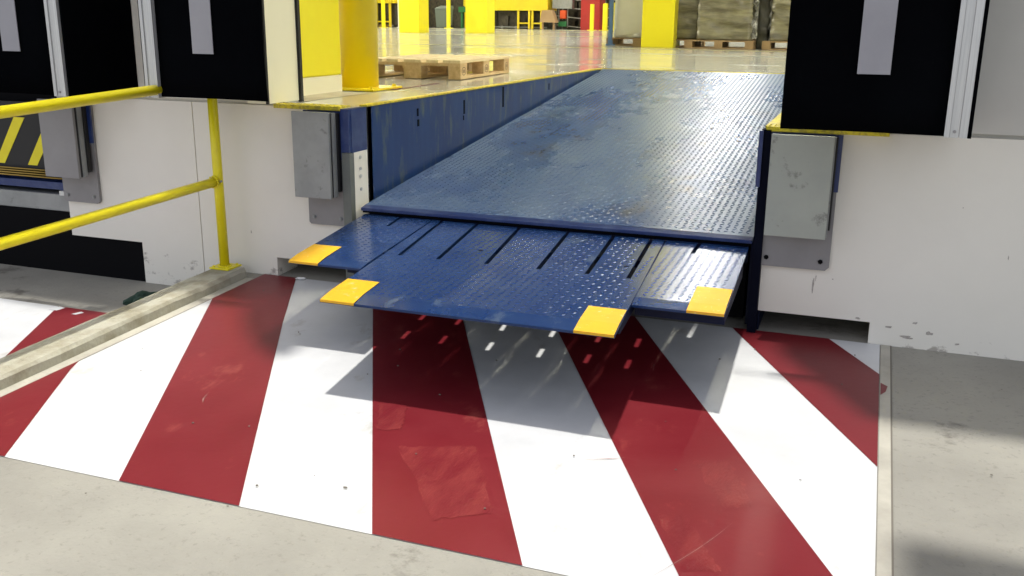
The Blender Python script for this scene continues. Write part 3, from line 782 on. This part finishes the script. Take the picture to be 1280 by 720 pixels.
def load(x0, x1, y0, y1, z0, z1, label, m, seed, amp=.022, name='wrapped_load', nx=14, nz=34):
    rs = np.random.RandomState(seed)
    b = BM()
    bands = rs.uniform(-1, 1, nz+1)
    ph = rs.uniform(0, 6, 8)
    def off(a, z, k):
        return amp*(.6*bands[k] + .5*math.sin(a*9+ph[0]+z*5) + .4*math.sin(z*31+ph[1]+a*4) + .4*math.sin((a+z*1.6)*17+ph[2]))
    per = []
    for i in range(nx): per.append((x0+(x1-x0)*i/nx, y0, 0, -1))
    for i in range(nx): per.append((x1, y0+(y1-y0)*i/nx, 1, 0))
    for i in range(nx): per.append((x1-(x1-x0)*i/nx, y1, 0, 1))
    for i in range(nx): per.append((x0, y1-(y1-y0)*i/nx, -1, 0))
    rows = []
    for k in range(nz+1):
        z = z0+(z1-z0)*k/nz; r = []
        for (x, y, nx_, ny_) in per:
            o = off(x+y, z, k); r.append(b.verts.new((x+nx_*o+rs.uniform(-.004, .004), y+ny_*o+rs.uniform(-.006, .006), z)))
        rows.append(r)
    n = len(per)
    for k in range(nz):
        for i in range(n): b.faces.new((rows[k][i], rows[k][(i+1) % n], rows[k+1][(i+1) % n], rows[k+1][i])).smooth = True
    b.faces.new(rows[-1]); b.faces.new(rows[0][::-1])
    return tag(obj(name, b, m), label, 'wrapped goods', 'shrink wrapped loads on pallets')
load(-3.06, -2.12, 13.16, 13.9, .15, 1.7, 'large olive shrink wrapped load on the middle pallet', M_['wrap'], 1)
load(-4.1, -3.12, 13.62, 14.3, .15, 1.7, 'shrink wrapped load right beside the square yellow column', M_['wrap'], 2)
load(-1.80, -.8, 13.13, 13.9, .15, 1.7, 'creased shrink wrapped load next to the right black curtain', M_['wrap'], 3, .03)
load(-2.06, -1.86, 13.5, 13.75, .004, 1.7, 'narrow dark film covered roll standing between two wrapped loads', M_['wrap_dark'], 4, .018, 'dark_roll', 6)
load(-4.86, -4.0, 14.3, 15.0, .15, 1.9, 'pale smooth sheet covered stack behind the blue post', M_['wrap_pale'], 5, .004, 'covered_stack')
b = BM()
rs = np.random.RandomState(9)
g = [[b.verts.new((-4.80+.80*i/12, 14.26-.05*math.sin(i)*j/5, .155+.10*(j/5)*(.25+i/14)+rs.uniform(0, .022))) for i in range(13)] for j in range(6)]
for j in range(5):
    for i in range(12): b.faces.new((g[j][i], g[j][i+1], g[j+1][i+1], g[j+1][i]))
o = obj('crumpled_film', b, M_['white_pole']); md = o.modifiers.new('solid', 'SOLIDIFY'); md.thickness = .004
tag(o, 'crumpled pale film gathered at the foot of the pale covered stack', 'plastic film')
t = thing('blue_upright', 'blue upright post at the left edge of the pale covered stack', 'post', (-4.9, 14.2, 0))
b = BM(); box(b, -4.94, -4.865, 14.18, 14.25, .03, 2.4, bev=.004); obj('post', b, M_['blue_post'], t)
b = BM(); box(b, -4.97, -4.80, 14.12, 14.27, .004, .03, bev=.004); box(b, -4.93, -4.84, 14.14, 14.178, .03, .10); obj('foot', b, M_['blue_post'], t)

# ------------------------------------------------------------------ far machinery and racks (about 46 m in)
def conveyor(x0, x1, zb, zt, y0, y1, label, legs, legz=0):
    t = thing('conveyor', label, 'conveyor', ((x0+x1)/2, y0, 0), 'yellow conveyors at the back')
    b = BM(); box(b, x0, x1, y0, y1, zb, zt, bev=.02); obj('side_panel', b, M_['conveyor'], t)
    for x in legs:
        b = BM(); box(b, x-.055, x+.055, y0+.05, y0+.16, .02, zb); obj('leg', b, M_['conveyor'], t)
    if len(legs) > 1:
        b = BM()
        for a, c in zip(legs[::2], legs[1::2]): box(b, a+.055, c-.055, y0+.07, y0+.14, .27, .35)
        obj('brace', b, M_['conveyor'], t)
    b = BM(); box(b, x0+.2, x1-.1, y0+.5, y1-.1, .10, zb-.02)
    rs = np.random.RandomState(int(abs(x0)*10))
    for i in range(int((x1-x0)*2.2)):
        xx = rs.uniform(x0+.2, x1-.5); box(b, xx, xx+rs.uniform(.1, .4), y0+.3, y0+.48, rs.uniform(.02, .3), rs.uniform(.4, zb-.03))
    obj('underframe', b, M_['dark'], t)
    b = BM(); tube(b, (x0+.1, y0+.25, .10), (x1-.1, y0+.25, .10), .03, 8)
    for i in range(int((x1-x0)*1.2)): tube(b, (x0+.5+i*.8, y0+.2, .09), (x0+.5+i*.8, y0+.3, .09), .07, 12)
    obj('castor', b, M_['galv'], t)
    return t
conveyor(-19.9, -16.73, .96, 2.4, 46, 47.6, 'large yellow conveyor panel right of the second far column', (-18.40, -17.78, -17.60, -17.1))
conveyor(-22.0, -20.1, 1.20, 2.4, 47, 48.6, 'yellow conveyor section seen between the two far columns', (-21.9, -20.4))
conveyor(-31.5, -25.9, 1.32, 2.6, 46, 48, 'yellow conveyor seen on both sides of the round yellow post', (-30.0, -29.5, -26.95, -26.1))
# pallet, bin, pole and small goods among the machines
PC = dup(PB, (-26.3, 45.5, .003), 'small wooden pallet lying far back beside the round yellow post', R_(90))
t = thing('waste_bin', 'grey green wheeled bin with sloping lid between the two far columns', 'bin', (-22.6, 45.6, 0))
b = BM(); hexa(b, [(-22.92, 45.4, .04), (-22.26, 45.4, .04), (-22.26, 46, .04), (-22.92, 46, .04)], [(-22.98, 45.35, 1.0), (-22.2, 45.35, 1.0), (-22.2, 46.1, 1.05), (-22.98, 46.1, 1.05)]); obj('body', b, M_['bin'], t)
b = BM(); hexa(b, [(-23.0, 45.32, 1.0), (-22.18, 45.32, 1.0), (-22.18, 46.12, 1.05), (-23.0, 46.12, 1.05)], [(-22.96, 45.38, 1.07), (-22.22, 45.38, 1.07), (-22.22, 46.08, 1.19), (-22.96, 46.08, 1.19)]); obj('lid', b, M_['bin'], t)
b = BM(); tube(b, (-22.95, 45.95, .1), (-22.2, 45.95, .1), .1, 12); obj('wheel', b, M_['black'], t)
def slim(name, x, y, z1, r, m, label, cat='post', group=None, foot=True):
    b = BM(); box(b, x-r, x+r, y-r, y+r, 0.0, z1)
    if foot: box(b, x-2.2*r, x+2.2*r, y-2.2*r, y+2.2*r, 0.0, .03)
    return tag(obj(name, b, M_[m]), label, cat, group)
slim('safety_post', -22.1, 45.2, 3, .085, 'yellow', 'thin yellow post right of the grey green bin', group='thin yellow posts')
slim('safety_post', -25.95, 45.0, 3, .08, 'yellow', 'thin yellow post left of the white pole', group='thin yellow posts')
slim('white_pole', -25.3, 45.6, 3, .045, 'white_pole', 'thin white pole just left of the first far column', 'pole')
slim('safety_post', -13.85, 44.5, 1.28, .085, 'yellow', 'short yellow post in front of the red column', group='thin yellow posts')
slim('safety_post', -13.35, 45.2, 1.33, .11, 'yellow', 'short yellow post at the right edge of the red column', group='thin yellow posts')
slim('safety_post', -13.4, 46.9, 1.4, .08, 'yellow', 'short yellow post farther back, right of the red column', group='thin yellow posts')
b = BM(); box(b, -22.0, -21.3, 46.3, 46.7, .85, 1.14, bev=.02); box(b, -21.9, -21.8, 46.4, 46.6, 0, .85); box(b, -21.5, -21.4, 46.4, 46.6, 0, .85)
tag(obj('green_crate', b, M_['green']), 'green crate on a stand beside the second far column', 'crate')
b = BM(); hexa(b, [(-16.95, 45.4, .38), (-16.1, 45.5, .36), (-16.1, 46.0, .36), (-16.95, 46, .38)], [(-16.85, 45.4, .97), (-16.35, 45.5, 1.0), (-16.35, 46.0, 1.0), (-16.85, 46, .97)])
box(b, -16.9, -16.82, 45.6, 45.7, 0, .38); box(b, -16.3, -16.2, 45.6, 45.7, 0, .38)
tag(obj('cardboard_box', b, M_['cardboard']), 'brown cardboard box right of the large yellow conveyor', 'box')
t = thing('trolley', 'small green trolley with an orange cloth beside the cardboard box', 'trolley', (-16.0, 46.5, 0))
b = BM(); box(b, -16.25, -15.8, 46.4, 46.8, .16, .42, bev=.02); obj('tray', b, M_['green'], t)
b = BM(); box(b, -16.2, -15.85, 46.45, 46.75, .55, 1.0, bev=.06); obj('cloth', b, M_['orange'], t)
b = BM()
for x in (-16.27, -15.78): box(b, x-.02, x+.02, 46.55, 46.6, .1, 1.5)
box(b, -16.6, -15.5, 46.4, 46.8, 1.08, 1.6); obj('frame', b, M_['galv'], t)
b = BM()
for x in (-16.2, -15.85): tube(b, (x, 46.4, .08), (x, 46.46, .08), .08, 12)
obj('wheel', b, M_['black'], t)
def rack(x0, x1, y, label, seed):
    t = thing('steel_rack', label, 'rack', ((x0+x1)/2, y, 0), 'steel racks at the back')
    n = max(1, int((x1-x0)/1.1)); rs = np.random.RandomState(seed)
    for i in range(n+1):
        x = x0+(x1-x0)*i/n
        b = BM(); box(b, x-.045, x+.045, y, y+.06, 0, 4); box(b, x-.03, x+.03, y+1.2, y+1.26, 0, 4); obj('upright', b, M_['white_pole'] if i % 2 else M_['galv'], t)
    for z in (.12, .60, 1.08, 1.56, 2.1):
        b = BM()
        for i in range(n):
            xa, xb = x0+(x1-x0)*i/n, x0+(x1-x0)*(i+1)/n
            hexa(b, [(xa, y-.02, z+.10), (xb, y-.02, z-.08), (xb, y+.02, z-.08), (xa, y+.02, z+.10)], [(xa, y-.02, z+.15), (xb, y-.02, z-.03), (xb, y+.02, z-.03), (xa, y+.02, z+.15)])
        obj('shelf_rail', b, M_['galv_light'], t)
    b = BM()
    for z in (.16, .64, 1.12, 1.6):
        for i in range(int((x1-x0)*1.8)):
            xx = x0+.1+i*.55; box(b, xx, xx+rs.uniform(.3, .5), y+.3, y+.9, z, z+rs.uniform(.2, .4))
    box(b, x0, x1, y+1.3, y+1.34, 0, 4)
    obj('stored_crate', b, M_['dark'], t)
rack(-16.9, -15.05, 48.0, 'steel rack with sloping rails left of the red column', 3)
rack(-14.6, -12.1, 48.6, 'steel rack right behind the red column and yellow posts', 4)
b = BM(); box(b, -34, -11, 50, 50.3, 0, 3.4); 
for i in range(40):
    xx = -33+i*.55; box(b, xx, xx+.3, 49.9, 49.98, .1, 1.2+.6*((i*37) % 5)/5)
tag(obj('dark_partition', b, M_['dark']), 'dark cluttered partition closing the view behind the conveyors', 'partition')

# ------------------------------------------------------------------ small loose things on the ground
b = BM(); rs = np.random.RandomState(3)
bmesh.ops.create_icosphere(b, subdivisions=3, radius=.5)
for v in b.verts:
    k = 1+.35*math.sin(v.co.x*9+2)*math.cos(v.co.y*7)+rs.uniform(-.05, .05)
    v.co = Vector((-3.71+v.co.x*.12*k, -.33+v.co.y*.22*k, gz(-.33)-LOW+.026+v.co.z*.07*k))
tag(obj('rag', b, M_['rag']), 'dark green rag lying on the concrete beyond the kerb', 'rag')
b = BM()
g = [[b.verts.new((-2.90+.05*i/4, -.045+.028*j/3+.004*i/4, gz(-.03)+.012+.004*math.sin(i*2+j*3))) for i in range(5)] for j in range(4)]
for j in range(3):
    for i in range(4): b.faces.new((g[j][i], g[j][i+1], g[j+1][i+1], g[j+1][i]))
o = obj('paper_scrap', b, M_['litter']); md = o.modifiers.new('solid', 'SOLIDIFY'); md.thickness = .002
tag(o, 'small white paper scrap on the ground at the left wall notch', 'litter')
b = BM(); rs = np.random.RandomState(12)
for i in range(46):
    x = rs.uniform(-3.0, .9); y = rs.uniform(-2.9, -.05); s_ = rs.uniform(.002, .005)
    c = Vector((x, y, gz(y)+.006+s_*.5)); M4 = Matrix.Translation(c) @ Matrix.Diagonal((s_*rs.uniform(.8, 2), s_, s_*.6, 1))
    bmesh.ops.create_icosphere(b, subdivisions=1, radius=1, matrix=M4)
o = obj('grit', b, M_['groove']); o['kind'] = 'stuff'; o['label'] = 'tiny dark grit specks scattered over the painted bay'
for o in list(bpy.data.objects):
    if 'base' in o.keys(): del o['base']
